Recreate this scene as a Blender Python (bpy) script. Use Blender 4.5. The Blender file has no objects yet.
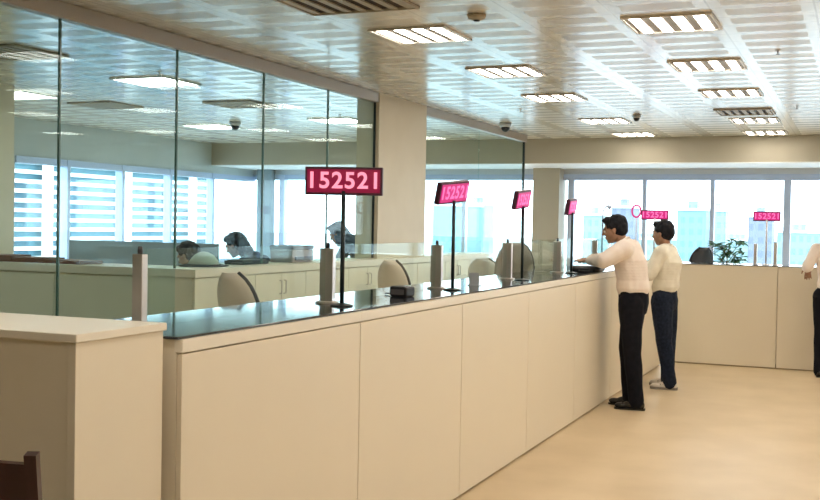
import bpy, bmesh, math, random
from mathutils import Vector, Matrix, noise
random.seed(4)
C = bpy.context.scene.collection
V = Vector
R = math.radians

# ------------------------------------------------------------------ materials
def mat(name, col, rough=.5, metal=0, spec=.5, emit=None, es=0, build=None):
    m = bpy.data.materials.new(name); m.use_nodes = True
    b = m.node_tree.nodes['Principled BSDF']
    b.inputs['Base Color'].default_value = (*col, 1)
    b.inputs['Roughness'].default_value = rough
    b.inputs['Metallic'].default_value = metal
    b.inputs['Specular IOR Level'].default_value = spec
    if emit:
        b.inputs['Emission Color'].default_value = (*emit, 1)
        b.inputs['Emission Strength'].default_value = es
    if build: build(m.node_tree, b)
    return m

def nd(nt, t, **k):
    n = nt.nodes.new(t)
    for a, v in k.items():
        if a.startswith('i_'): n.inputs[a[2:].replace('_', ' ')].default_value = v
        else: setattr(n, a, v)
    return n

def mottled(scale, c1, c2, bump=0, detail=4, stretch=None):
    def f(nt, b):
        tc = nd(nt, 'ShaderNodeTexCoord'); mp = nd(nt, 'ShaderNodeMapping')
        if stretch: mp.inputs['Scale'].default_value = stretch
        n = nd(nt, 'ShaderNodeTexNoise'); n.inputs['Scale'].default_value = scale; n.inputs['Detail'].default_value = detail
        r = nd(nt, 'ShaderNodeValToRGB')
        r.color_ramp.elements[0].position = .3; r.color_ramp.elements[0].color = (*c1, 1)
        r.color_ramp.elements[1].position = .7; r.color_ramp.elements[1].color = (*c2, 1)
        L = nt.links.new
        L(tc.outputs['Object'], mp.inputs['Vector']); L(mp.outputs['Vector'], n.inputs['Vector'])
        L(n.outputs['Fac'], r.inputs['Fac']); L(r.outputs['Color'], b.inputs['Base Color'])
        if bump:
            bp = nd(nt, 'ShaderNodeBump'); bp.inputs['Strength'].default_value = bump; bp.inputs['Distance'].default_value = .01
            L(n.outputs['Fac'], bp.inputs['Height']); L(bp.outputs['Normal'], b.inputs['Normal'])
    return f

def ceiling_nodes(nt, b):
    L = nt.links.new
    tc = nd(nt, 'ShaderNodeTexCoord'); sp = nd(nt, 'ShaderNodeSeparateXYZ'); L(tc.outputs['Object'], sp.inputs[0])
    def mth(op, a, c=None, d=None):
        n = nd(nt, 'ShaderNodeMath', operation=op)
        for i, v in enumerate((a, c, d)):
            if v is None: continue
            if isinstance(v, (int, float)): n.inputs[i].default_value = v
            else: L(v, n.inputs[i])
        return n.outputs[0]
    # distance to the nearest tile edge, along x (tiles .575) and y (tiles .6)
    def edge(o, period, off):
        u = mth('FRACT', mth('ADD', mth('DIVIDE', o, period), off))
        return mth('MULTIPLY', mth('MINIMUM', u, mth('SUBTRACT', 1, u)), period)
    ex = edge(sp.outputs['X'], .575, .5); ey = edge(sp.outputs['Y'], .3, .1)
    perf = mth('MULTIPLY', mth('GREATER_THAN', ex, .075), mth('GREATER_THAN', ey, .055))
    joint = mth('LESS_THAN', mth('MINIMUM', ex, ey), .006)
    mix = nd(nt, 'ShaderNodeMix', data_type='RGBA'); L(perf, mix.inputs['Factor'])
    mix.inputs['A'].default_value = (.82, .78, .715, 1); mix.inputs['B'].default_value = (.66, .62, .555, 1)
    m2 = nd(nt, 'ShaderNodeMix', data_type='RGBA'); L(joint, m2.inputs['Factor'])
    L(mix.outputs['Result'], m2.inputs['A']); m2.inputs['B'].default_value = (.62, .58, .52, 1)
    L(m2.outputs['Result'], b.inputs['Base Color'])
    rr = mth('ADD', .19, mth('MULTIPLY', perf, .16)); L(rr, b.inputs['Roughness'])
    b.inputs['Coat Weight'].default_value = .3; b.inputs['Coat Roughness'].default_value = .2
    n = nd(nt, 'ShaderNodeTexNoise'); n.inputs['Scale'].default_value = 1.6; n.inputs['Detail'].default_value = 1
    L(tc.outputs['Object'], n.inputs['Vector'])
    h = mth('ADD', mth('MULTIPLY', n.outputs['Fac'], .05), mth('MULTIPLY', joint, -.12))
    bp = nd(nt, 'ShaderNodeBump'); bp.inputs['Strength'].default_value = .12; bp.inputs['Distance'].default_value = .02
    L(h, bp.inputs['Height']); L(bp.outputs['Normal'], b.inputs['Normal'])

def glass(name, tint, refl=1.0):
    m = bpy.data.materials.new(name); m.use_nodes = True; nt = m.node_tree; nt.nodes.clear(); L = nt.links.new
    o = nd(nt, 'ShaderNodeOutputMaterial'); mx = nd(nt, 'ShaderNodeMixShader')
    t = nd(nt, 'ShaderNodeBsdfTransparent'); t.inputs[0].default_value = (*tint, 1)
    g = nd(nt, 'ShaderNodeBsdfGlossy'); g.inputs['Roughness'].default_value = .01
    g.inputs['Color'].default_value = (.9, .97, 1, 1)
    fr = nd(nt, 'ShaderNodeFresnel'); ge = nd(nt, 'ShaderNodeNewGeometry'); io = nd(nt, 'ShaderNodeMapRange')
    io.inputs['To Min'].default_value = 1.5; io.inputs['To Max'].default_value = 1 / 1.5      # same reflectance entering and leaving the pane
    L(ge.outputs['Backfacing'], io.inputs['Value']); L(io.outputs['Result'], fr.inputs[0])
    ml = nd(nt, 'ShaderNodeMath', operation='MULTIPLY'); ml.inputs[1].default_value = refl
    L(fr.outputs[0], ml.inputs[0]); L(ml.outputs[0], mx.inputs[0])
    L(t.outputs[0], mx.inputs[1]); L(g.outputs[0], mx.inputs[2]); L(mx.outputs[0], o.inputs[0])
    return m

def facade(c_wall, c_win, sx, sz, wf=.55, hf=.5):
    def f(nt, b):
        L = nt.links.new
        tc = nd(nt, 'ShaderNodeTexCoord'); sp = nd(nt, 'ShaderNodeSeparateXYZ'); L(tc.outputs['Object'], sp.inputs[0])
        def m(op, a, c):
            n = nd(nt, 'ShaderNodeMath', operation=op)
            for i, v in enumerate((a, c)):
                if isinstance(v, (int, float)): n.inputs[i].default_value = v
                else: L(v, n.inputs[i])
            return n.outputs[0]
        xy = m('ADD', sp.outputs['X'], sp.outputs['Y'])
        a = m('LESS_THAN', m('FRACT', m('DIVIDE', xy, sx), 0), wf)
        z = m('LESS_THAN', m('FRACT', m('DIVIDE', sp.outputs['Z'], sz), 0), hf)
        k = m('MULTIPLY', a, z)
        mix = nd(nt, 'ShaderNodeMix', data_type='RGBA'); L(k, mix.inputs['Factor'])
        mix.inputs['A'].default_value = (*c_wall, 1); mix.inputs['B'].default_value = (*c_win, 1)
        L(mix.outputs['Result'], b.inputs['Base Color'])
    return f

M = {}
M['ceiling'] = mat('ceiling_metal', (.8, .77, .7), .25, 0, .9, build=ceiling_nodes)
M['wall'] = mat('cream_wall', (.72, .64, .50), .6, build=mottled(3, (.70, .62, .48), (.74, .66, .52)))
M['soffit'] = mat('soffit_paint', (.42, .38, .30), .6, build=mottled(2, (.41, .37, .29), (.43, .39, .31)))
M['white'] = mat('white_paint', (.85, .86, .86), .5)
M['laminate'] = mat('cream_laminate', (.80, .70, .54), .38, build=mottled(3, (.81, .73, .59), (.82, .74, .60), .0, 2))
M['laminate_edge'] = mat('cream_edge', (.86, .80, .69), .4)
M['laminate_dark'] = mat('shadow_gap_board', (.40, .31, .20), .6)
M['cabinet'] = mat('cabinet_board', (.84, .80, .67), .45, build=mottled(6, (.83, .79, .66), (.86, .82, .69)))
M['officewall_bluelit'] = mat('office_wall_bluelit', (.50, .55, .56), .6, build=mottled(3, (.48, .53, .54), (.52, .57, .58)))  # white wall with the blue daylight put into its colour
M['granite'] = mat('black_granite', (.02, .025, .035), .08, 0, .8, build=mottled(160, (.012, .014, .02), (.05, .055, .065)))
M['floor'] = mat('beige_vinyl', (.72, .56, .36), .42, 0, .4, build=mottled(2.2, (.62, .485, .31), (.70, .56, .375), .02, 8))
M['steel'] = mat('brushed_steel', (.62, .58, .56), .32, .9)
M['alu'] = mat('hazed_aluminium', (.46, .55, .74), .45, .2)  # paler and bluer than bare metal: window haze put into the colour
M['alu_light'] = mat('pale_aluminium', (.62, .66, .72), .45, .2)
M['rail'] = mat('partition_rail', (.40, .34, .28), .4, .3)
M['glass'] = glass('partition_glass', (.87, .96, .965), .22)
M['screen'] = glass('counter_screen_glass', (.92, .975, .95), .5)
M['winglass'] = glass('window_glass', (.94, .985, .99), .6)
M['gedge'] = mat('glass_edge', (.10, .20, .18), .2, 0, .6)
M['black'] = mat('black_plastic', (.018, .018, .022), .4)
M['pole'] = mat('dark_pole', (.03, .045, .05), .35, .5)
M['whitepole'] = mat('white_pole', (.75, .75, .78), .4)
M['led'] = mat('led_panel', (.10, .01, .03), .3, emit=(.50, .006, .075), es=.20)
M['led2'] = mat('led_panel_magenta', (.12, .01, .05), .3, emit=(.75, .012, .22), es=.42)
M['digit'] = mat('led_digit', (.3, .1, .15), .3, emit=(1, .27, .38), es=.68)
M['digit2'] = mat('led_digit_magenta', (.3, .1, .15), .3, emit=(1, .16, .48), es=.55)
M['signbox'] = mat('sign_housing', (.07, .02, .045), .4)
M['tube'] = mat('lamp_tube', (1, 1, 1), .4, emit=(1, .92, .79), es=12)
M['office_lamp'] = mat('office_lamp', (1, 1, 1), .4, emit=(1, .97, .86), es=9)
M['lightframe'] = mat('light_frame', (.70, .66, .60), .35)
M['tray'] = mat('louvre_tray', (.26, .24, .22), .6, .2)
M['vent'] = mat('vent_metal', (.50, .44, .35), .5)
M['ventdark'] = mat('vent_gap', (.05, .035, .025), .8)
M['skin'] = mat('skin', (.36, .19, .115), .5, build=mottled(30, (.34, .175, .105), (.39, .21, .13)))
M['hair'] = mat('black_hair', (.012, .012, .018), .6, 0, .2, build=mottled(90, (.005, .005, .009), (.014, .015, .022), .4))
M['shirt1'] = mat('pale_pink_shirt', (.88, .77, .71), .8, build=mottled(14, (.86, .75, .69), (.90, .81, .75), .15))
M['shirt2'] = mat('cream_shirt', (.80, .74, .60), .8, build=mottled(16, (.78, .73, .62), (.88, .84, .73), .2))
M['trousers'] = mat('black_trousers', (.012, .013, .018), .9, 0, .15, build=mottled(20, (.006, .007, .011), (.011, .011, .017), .15))
M['jeans'] = mat('navy_jeans', (.02, .028, .05), .9, 0, .15, build=mottled(40, (.009, .013, .026), (.018, .026, .048), .2))
M['shoe'] = mat('black_shoe', (.012, .012, .012), .25)
M['sneaker'] = mat('white_sneaker', (.72, .68, .62), .6)
M['sneaker_trim'] = mat('grey_sneaker_trim', (.22, .20, .18), .6)
M['bluegrey'] = mat('blue_grey_cloth', (.10, .15, .20), .9, build=mottled(25, (.085, .13, .18), (.13, .18, .24), .2))
M['darkcloth'] = mat('dark_cloth', (.035, .05, .065), .9)
M['eye'] = mat('eye_white', (.75, .72, .68), .2)
M['iris'] = mat('dark_iris', (.02, .012, .01), .2)
M['belt'] = mat('belt_leather', (.02, .015, .012), .4)
M['wood'] = mat('dark_red_wood', (.05, .012, .010), .35, build=mottled(7, (.022, .005, .005), (.045, .009, .008), .05, 5, (1, 1, .12)))
M['uphol'] = mat('black_green_leather', (.012, .017, .015), .45)
M['pink'] = mat('pink_beige_shell', (.95, .80, .72), .5)
M['greyshell'] = mat('grey_chair_shell', (.20, .19, .17), .6)
M['whiteshell'] = mat('white_chair_shell', (.75, .77, .78), .5)
M['brown'] = mat('brown_board', (.20, .09, .06), .6)
M['printer'] = mat('printer_grey', (.42, .36, .35), .5)
M['printer_dark'] = mat('printer_dark', (.14, .13, .14), .5)
M['cream_cloth'] = mat('cream_straw', (.84, .81, .74), .85)
M['leaf'] = mat('leaf', (.06, .16, .08), .5, build=mottled(12, (.04, .12, .06), (.09, .22, .10)))
M['stem'] = mat('stem', (.12, .10, .05), .8)
M['pot'] = mat('clay_pot', (.35, .2, .13), .8)
M['monitor'] = mat('monitor_shell', (.06, .10, .115), .5)
M['deskblue'] = mat('blue_grey_board', (.22, .28, .32), .6)
M['ground'] = mat('pale_ground', (.30, .34, .36), .9, build=mottled(.02, (.26, .30, .32), (.36, .38, .38)))

# ------------------------------------------------------------------ mesh helpers
def finish(name, bm, m, parent=None, smooth=False, mats=None):
    bm.normal_update()
    me = bpy.data.meshes.new(name); bm.to_mesh(me); bm.free()
    o = bpy.data.objects.new(name, me); C.objects.link(o)
    for x in (mats or [m]): me.materials.append(x)
    if smooth:
        me.shade_smooth()
    if parent: o.parent = parent
    return o

def box(bm, x0, x1, y0, y1, z0, z1, bev=0, mi=0):
    r = bmesh.ops.create_cube(bm, size=1)
    for v in r['verts']:
        v.co = V(((x0 + x1) / 2 + v.co.x * (x1 - x0), (y0 + y1) / 2 + v.co.y * (y1 - y0), (z0 + z1) / 2 + v.co.z * (z1 - z0)))
    fs = set(f for v in r['verts'] for f in v.link_faces)
    for f in fs: f.material_index = mi
    if bev:
        es = list(set(e for v in r['verts'] for e in v.link_edges))
        bmesh.ops.bevel(bm, geom=es, offset=bev, segments=2, affect='EDGES', profile=.5)
    return r

def tube(bm, pts, rad, seg=10, caps=True):
    pts = [V(p) for p in pts]; rads = rad if isinstance(rad, (list, tuple)) else [rad] * len(pts)
    rings = []; n = len(pts)
    up = None
    for i, p in enumerate(pts):
        d = (pts[min(i + 1, n - 1)] - pts[max(i - 1, 0)]).normalized()
        if up is None: up = d.orthogonal().normalized()
        up = (up - d * up.dot(d)).normalized(); s = d.cross(up)
        rings.append([bm.verts.new(p + (up * math.cos(a) + s * math.sin(a)) * rads[i]) for a in [2 * math.pi * k / seg for k in range(seg)]])
    for i in range(n - 1):
        for k in range(seg):
            bm.faces.new((rings[i][k], rings[i][(k + 1) % seg], rings[i + 1][(k + 1) % seg], rings[i + 1][k]))
    if caps:
        bm.faces.new(rings[0][::-1]); bm.faces.new(rings[-1])

def lathe(bm, prof, seg=24, c=(0, 0, 0)):
    rings = []
    for r, z in prof:
        rings.append([bm.verts.new((c[0] + r * math.cos(2 * math.pi * k / seg), c[1] + r * math.sin(2 * math.pi * k / seg), c[2] + z)) for k in range(seg)])
    for i in range(len(rings) - 1):
        for k in range(seg):
            bm.faces.new((rings[i][k], rings[i][(k + 1) % seg], rings[i + 1][(k + 1) % seg], rings[i + 1][k]))
    bm.faces.new(rings[0][::-1]); bm.faces.new(rings[-1])

def ell(bm, c, r, rot=None, u=16, v=10):
    m = Matrix.Translation(V(c)) @ (rot.to_4x4() if rot else Matrix.Identity(4)) @ Matrix.Diagonal((*r, 1))
    top = bm.verts.new(m @ V((0, 0, 1))); bot = bm.verts.new(m @ V((0, 0, -1))); prev = None
    for j in range(1, v):
        th = math.pi * j / v; ring = [bm.verts.new(m @ V((math.sin(th) * math.cos(2 * math.pi * i / u), math.sin(th) * math.sin(2 * math.pi * i / u), math.cos(th)))) for i in range(u)]
        for i in range(u):
            k = (i + 1) % u
            if prev: bm.faces.new((prev[i], ring[i], ring[k], prev[k]))
            else: bm.faces.new((top, ring[i], ring[k]))
        prev = ring
    for i in range(u): bm.faces.new((prev[i], bot, prev[(i + 1) % u]))

def cap(bm, p0, p1, r0, r1, n=None):
    """tapered limb: a chain of spheres close enough to melt into one surface"""
    p0, p1 = V(p0), V(p1); L = (p1 - p0).length
    tube(bm, [p0, p1], [r0, r1], 12)
    ell(bm, p0, (r0,) * 3, None, 12, 8); ell(bm, p1, (r1,) * 3, None, 12, 8)

def empty(name, label, cat, loc=(0, 0, 0), rz=0, group=None):
    o = bpy.data.objects.new(name, None); C.objects.link(o); o.location = loc; o.rotation_euler = (0, 0, rz)
    o.empty_display_size = .1
    o['label'] = label; o['category'] = cat
    if group: o['group'] = group
    return o

def tag(o, label, cat, group=None):
    o['label'] = label; o['category'] = cat
    if group: o['group'] = group
    return o

def part(name, bm, m, parent, smooth=False, label=None, mats=None):
    o = finish(name, bm, m, parent, smooth, mats)
    if label: o['label'] = label
    return o

def struct(name, bm, m, label=None, mats=None):
    o = finish(name, bm, m, None, False, mats); o['kind'] = 'structure'
    if label: o['label'] = label
    return o

def bxs(*bs, bev=0):
    bm = bmesh.new()
    for b in bs: box(bm, *b, bev=bev)
    return bm

def copy_tree(o, parent=None):
    c = o.copy(); C.objects.link(c)
    if parent: c.parent = parent
    for ch in list(o.children): copy_tree(ch, c)
    return c

def dup(root, loc, rz, label, group=None):
    r = copy_tree(root); r.location = loc; r.rotation_euler = (0, 0, rz); r['label'] = label
    if group: r['group'] = group
    return r

# ------------------------------------------------------------------ the setting
ZC = 2.9; XR = 6.5; YR = -3.5; YB = 17.0; XL = -10.2
struct('floor', bxs((XL - .2, XR + .2, YR - .2, YB + .2, -.12, 0)), M['floor'], 'beige speckled vinyl floor')
struct('ceiling', bxs((XL - .2, XR + .2, YR - .2, YB + .2, ZC, ZC + .15)), M['ceiling'], 'glossy off white metal tile ceiling')
struct('wall_right', bxs((XR, XR + .2, YR, YB, 0, ZC)), M['wall'])
struct('wall_rear', bxs((XL, XR, YR - .2, YR, 0, ZC)), M['wall'])
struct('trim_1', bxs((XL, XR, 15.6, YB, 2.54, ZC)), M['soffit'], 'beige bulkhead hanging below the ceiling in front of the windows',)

struct('trim_2', bxs((XL, XR, 15.6, YB, 2.528, 2.54)), M['white'], 'white underside of the bulkhead')
# back wall: sill wall and window band
struct('wall_back', bxs((XL, XR, YB, YB + .2, 0, .88), (XL, XR, YB, YB + .2, 2.44, 2.54)), M['alu_light'])
def window_band(name, axis, fixed, a0, a1, mulls, z0, z1, wide=()):
    """frame + mullions + one pane per bay, on a plane y = fixed or x = fixed"""
    fr = bmesh.new()
    def bb(bm, u0, u1, d0, d1, z0, z1):
        if axis == 'y': box(bm, u0, u1, fixed + d0, fixed + d1, z0, z1)
        else: box(bm, fixed - d1, fixed - d0, u0, u1, z0, z1)
    bb(fr, a0, a1, -.03, .09, z1 - .09, z1); bb(fr, a0, a1, -.03, .09, z0, z0 + .06)
    for m in mulls:
        w = .05 if m in wide else .03
        bb(fr, m - w, m + w, -.04, .09, z0, z1)
    w = struct(name, fr, M['alu'])
    edges = [a0] + list(mulls) + [a1]
    for i in range(len(edges) - 1):
        if edges[i + 1] - edges[i] < .12: continue
        g = bmesh.new(); bb(g, edges[i], edges[i + 1], .03, .04, z0 + .02, z1 - .02)
        finish('window_pane', g, M['winglass'], w)
    return w
window_band('window_1', 'y', YB, -4.45, XR, [-4.32, -3.15, -2.12, -1.04, .02, 1.07, 2.12, 3.17, 4.22, 5.27], .88, 2.44, (-1.04, -4.32, 2.12))
window_band('window_2', 'y', YB, XL, -4.88, [-10.0, -9.60, -8.0, -6.14], .88, 2.44, (-9.60,))
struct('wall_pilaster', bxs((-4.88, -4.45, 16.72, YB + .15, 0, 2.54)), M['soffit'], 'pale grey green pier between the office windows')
struct('wall_pier', bxs((-10.02, -9.74, 16.8, YB - .05, 0, 2.54)), M['deskblue'])
# left wall of the back office
struct('wall_left', bxs((XL - .2, XL, YR, YB, 0, .88), (XL - .2, XL, YR, 11.0, .88, ZC), (XL - .2, XL, 11.0, YB, 2.40, ZC)), M['officewall_bluelit'])
window_band('window_3', 'x', XL, 11.0, YB, [12.0, 13.2, 14.4, 15.62], .88, 2.40)

# pillar in line with the glass partition
struct('wall_pillar', bxs((-4.70, -4.455, 9.80, 11.06, 0, ZC)), M['wall'], 'cream pillar at the end of the glass partition')
struct('wall_office_pillar', bxs((-8.6, -7.80, 7.75, 8.4, 0, ZC)), M['wall'], 'beige pillar inside the office behind the glass')

# ------------------------------------------------------------------ glass partition
gp = empty('glass_partition', 'tall floor to ceiling glass partition with bronze head rail in front of the office', 'glass partition', (-4.5, 4, 0))
def gpart(name, bm, m, lab=None):
    o = part(name, bm, m, gp, label=lab); o.matrix_parent_inverse = Matrix.Translation((4.5, -4, 0)); return o
gpart('head_rail', bxs((-4.54, -4.46, -1.5, 9.79, 2.80, 2.899), bev=.004), M['rail'])
gpart('head_rail', bxs((-4.54, -4.46, 11.07, 14.93, 2.80, 2.899), bev=.004), M['rail'])
js = [-1.5, -.7, .5, 1.68, 2.85, 4.03, 5.22, 6.43, 7.63, 8.77, 9.79]
for a, b in zip(js[:-1], js[1:]):
    gpart('glass_pane', bxs((-4.507, -4.493, a + .004, b - .004, .0 if b <= 6.44 else 1.255, 2.80)), M['glass'])
for a in js[1:-1]:
    gpart('glass_joint', bxs((-4.508, -4.492, a - .006, a + .006, .0 if a < 6.0 else 1.255, 2.80)), M['gedge'])
for a, b in ((11.07, 12.95), (12.96, 14.88)):
    gpart('glass_pane', bxs((-4.507, -4.493, a, b, 1.255, 2.80)), M['glass'])
gpart('end_post', bxs((-4.515, -4.485, 14.90, 14.93, 0, 2.80)), M['pole'], 'dark end post')
gpart('end_post', bxs((-4.51, -4.49, 9.780, 9.795, 1.255, 2.80)), M['pole'])

# ------------------------------------------------------------------ low office cabinets
def handle_bm(x, y, z, n):
    bm = bmesh.new()
    if n == 'x':
        tube(bm, [(x - .004, y, z - .055), (x + .02, y, z - .05), (x + .02, y, z + .05), (x - .004, y, z + .055)], .005, 6)
    return bm
cab_y0 = 6.46; cw = .83
order = ['first', 'second', 'third', 'fourth', 'fifth', 'sixth', 'seventh', 'eighth']
for k in range(8):
    y0 = cab_y0 + k * cw; y1 = y0 + cw
    shallow = k in (4, 5)
    xb = -4.44 if shallow else -4.75
    t = empty('storage_cabinet', 'cream double door cabinet under the glass partition, %s from the corner' % order[k], 'cabinet', (-4.35, (y0 + y1) / 2, 0), 0, 'low cabinets under the glass partition')
    c = (y0 + y1) / 2
    part('body', bxs((xb + 4.35, -.02, -cw / 2 + .002, cw / 2 - .002, .06, 1.19)), M['cabinet'], t)
    part('plinth', bxs((xb + 4.37, -.04, -cw / 2 + .01, cw / 2 - .01, 0, .06)), M['laminate_dark'], t)
    for s in (-1, 1):
        a, b = (s * (cw / 2 - .004), s * .003)
        d = part('door', bxs((-.019, 0, min(a, b), max(a, b), .065, 1.185), bev=.0015), M['cabinet'], t)
        part('handle', handle_bm(.002, s * .035, 1.07, 'x'), M['steel'], d)
top = bmesh.new()
box(top, -4.77, -4.335, cab_y0 - .015, 9.775, 1.192, 1.25); box(top, -4.45, -4.335, 9.775, 11.08, 1.192, 1.25); box(top, -4.77, -4.335, 11.08, cab_y0 + 8 * cw, 1.192, 1.25)
tag(finish('laminate_worktop', top, M['laminate_edge']), 'long cream worktop running along the low cabinets under the glass partition', 'worktop')
for k in range(4):
    x1 = -4.78 - k * .82; x0 = x1 - .82
    t = empty('cabinet_unit', 'plain back of a low cream cabinet, %s from the corner behind the glass' % order[k], 'cabinet', ((x0 + x1) / 2, 6.46, 0), 0, 'cabinets turned across the office')
    part('body', bxs((-.408, .408, .012, .42, .06, 1.19)), M['cabinet'], t)
    part('plinth', bxs((-.40, .40, .03, .40, 0, .06)), M['laminate_dark'], t)
    part('back_panel', bxs((-.405, .405, 0, .012, .06, 1.185), bev=.001), M['cabinet'], t)
tag(finish('laminate_worktop', bxs((-8.08, -4.785, 6.44, 6.90, 1.192, 1.25)), M['laminate_edge']), 'cream worktop on the cabinets that turn across the office at left', 'worktop')

# ------------------------------------------------------------------ long service counter
ys = [3.10, 4.53, 5.92, 7.28, 8.62, 10.0, 11.38, 12.76]           # last joint 12.76
ys[-1] = 12.76
names_unit = ['nearest the camera beside the near desk'] + ['%s panel from the near desk end' % w for w in order[1:7]]
for i in range(7):
    y0, y1 = ys[i], ys[i + 1]; h = (y1 - y0) / 2
    t = empty('counter_unit', 'cream laminate front of the long service counter, %s' % names_unit[i], 'counter', (-2.137, (y0 + y1) / 2, 0), 0, 'front units of the long counter')
    part('body', bxs((-.58, -.022, -h + .001, h - .001, .05, 1.189)), M['laminate'], t)
    part('front_panel', bxs((-.02, 0, -h + .004, h - .004, .014, 1.139), bev=.002), M['laminate'], t)
    part('top_rail', bxs((-.03, .004, -h, h, 1.145, 1.190), bev=.002), M['laminate_edge'], t)
    part('plinth', bxs((-.56, -.022, -h + .002, h - .002, 0, .049)), M['laminate_dark'], t)
tag(finish('granite_worktop', bxs((-2.74, -2.145, 3.09, 13.00, 1.1905, 1.200), bev=.002), M['granite']), 'polished black granite top along the long service counter', 'worktop')
# counter across the back
bx = [-2.12, -.885, .35, 1.6, 2.85, 4.1, 5.35, 6.48]
bl = ['beside the inner corner with the long counter', 'right of the joint under the plant and red sign', 'third from the inner corner']
for i in range(3):
    x0, x1 = bx[i], bx[i + 1]; h = (x1 - x0) / 2
    t = empty('counter_unit', 'cream front of the back counter, %s' % bl[i], 'counter', ((x0 + x1) / 2, 13.12, 0), 0, 'front units of the back counter')
    part('body', bxs((-h + .001, h - .001, .022, .58, .05, 1.182)), M['laminate'], t)
    part('front_panel', bxs((-h + .004, h - .004, 0, .02, .014, 1.182), bev=.002), M['laminate'], t)
    part('plinth', bxs((-h + .002, h - .002, .012, .56, 0, .034)), M['laminate_dark'], t)
tag(finish('granite_worktop', bxs((-2.74, 1.6, 13.11, 13.74, 1.183, 1.19), bev=.001), M['granite']), 'black stone top on the counter across the back of the hall', 'worktop')

# near desk at lower left
t = empty('reception_desk', 'tall cream reception desk in the left foreground', 'desk', (-2.17, 2.6, 0))
part('top', bxs((-2.24, .012, -.012, .445, 1.226, 1.252), bev=.003), M['laminate_edge'], t)
part('side_panel', bxs((-.03, 0, .0, .44, 0, 1.225), bev=.002), M['laminate'], t)
part('front_panel', bxs((-2.23, -.031, .01, .03, 0, 1.225)), M['laminate'], t)
part('back_panel', bxs((-2.23, -.031, .41, .43, 0, 1.225)), M['laminate'], t)

# ------------------------------------------------------------------ glass screens and steel posts on the long counter
SX = -2.44
py = [3.27, 4.78, 6.27, 7.72, 9.15]
plab = ['nearest the reception desk', 'beside the pole of the nearest red sign', 'left of the second red sign pole', 'left of the third red sign pole', 'near the fourth red sign']
for i, y in enumerate(py):
    w = .022 if i == 0 else .036
    t = empty('screen_post', 'brushed steel screen post on the granite counter, ' + plab[i], 'post', (SX, y, 1.2), 0, 'steel posts holding the counter screens')
    part('post', bxs((-w, w, -.018, .018, .008, .272), bev=.003), M['steel'], t)
    bm = bmesh.new(); lathe(bm, [(.06, 0), (.06, .008), (.045, .012)], 20); part('base_flange', bm, M['steel'], t)
    bm = bmesh.new(); lathe(bm, [(.009, .272), (.010, .284), (.008, .300)], 12); part('knob', bm, M['black'], t, True)
prs = [(2.66 + .52, 3.24), (3.30, 4.745), (4.815, 6.235), (6.305, 7.685), (7.755, 9.115), (9.185, 10.55), (10.57, 12.0)]
sl = ['between the first two steel posts', 'between the second and third steel posts', 'between the third and fourth steel posts', 'between the last two steel posts', 'behind the leaning man in the pink shirt', 'behind the man in the cream shirt']
for i, (a, b) in enumerate(prs[1:]):
    o = finish('glass_screen', bxs((SX - .005, SX + .005, a, b, 1.2, 1.49), bev=.001), M['screen'])
    tag(o, 'low clear glass screen standing on the counter ' + sl[i], 'glass screen', 'low glass screens on the counter')

# ------------------------------------------------------------------ LED number signs
def text_bm(s, size, extrude=.001):
    cu = bpy.data.curves.new('t', 'FONT'); cu.body = s; cu.size = size; cu.align_x = 'CENTER'; cu.align_y = 'CENTER'
    cu.extrude = extrude; cu.offset = size * .022; cu.space_character = 1.12
    o = bpy.data.objects.new('t', cu); C.objects.link(o)
    dg = bpy.context.evaluated_depsgraph_get(); me = bpy.data.meshes.new_from_object(o.evaluated_get(dg))
    bm = bmesh.new(); bm.from_mesh(me)
    bpy.data.objects.remove(o); bpy.data.meshes.remove(me)
    # stand it up: text plane xy -> xz, facing -y
    for v in bm.verts: v.co = V((v.co.x, -v.co.z, v.co.y))
    return bm
def led_sign(label, loc, rz, w, h, zc, polem, panel, dig, text='152521', lean=0, tilt=0, poletop=None):
    """sign faces local -y; pole stands on the counter at loc"""
    t = empty('number_sign', label, 'LED sign', loc, 0, 'red LED number signs on poles')
    bm = bmesh.new(); tube(bm, [(0, 0, .006), (0, 0, zc - h / 2 + .02)], .0105, 12); part('pole', bm, polem, t, True)
    bm = bmesh.new(); lathe(bm, [(.055, 0), (.055, .006), (.02, .014)], 20); part('base_plate', bm, polem, t)
    rot = Matrix.Translation((0, 0, zc)) @ Matrix.Rotation(rz, 4, 'Z') @ Matrix.Rotation(lean, 4, 'X') @ Matrix.Rotation(tilt, 4, 'Y')
    hb = part('display_case', bxs((-w / 2, w / 2, -.002, .032, -h / 2, h / 2), bev=.004), M['signbox'], t)
    hb.matrix_local = rot
    f = part('display_face', bxs((-w / 2 + .012, w / 2 - .012, -.006, -.0025, -h / 2 + .012, h / 2 - .012)), panel, hb)
    d = part('digits', text_bm(text, h * .80), dig, hb); 
    bb = [v.co for v in d.data.vertices]; x0 = min(v.x for v in bb); x1 = max(v.x for v in bb); z0 = min(v.z for v in bb); z1 = max(v.z for v in bb)
    sx = (w * .86) / (x1 - x0); sz = (h * .60) / (z1 - z0)
    for v in d.data.vertices: v.co = V(((v.co.x - (x0 + x1) / 2) * sx, v.co.y - .0075, (v.co.z - (z0 + z1) / 2) * sz + h * .03))
    return t
led_sign('red LED number sign on a dark pole, nearest and largest, showing 152521', (-2.3, 4.66, 1.2), R(19), .375, .135, .60, M['pole'], M['led'], M['digit'])
led_sign('red LED number sign on a dark pole just right of the pillar', (-2.3, 6.18, 1.2), R(80), .33, .135, .595, M['pole'], M['led2'], M['digit2'], lean=R(14), tilt=R(-5))
led_sign('small red LED sign on the dark pole at the end of the glass partition', (-2.3, 7.64, 1.2), R(86), .27, .135, .592, M['pole'], M['led2'], M['digit2'], lean=R(12), tilt=R(-5))
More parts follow.
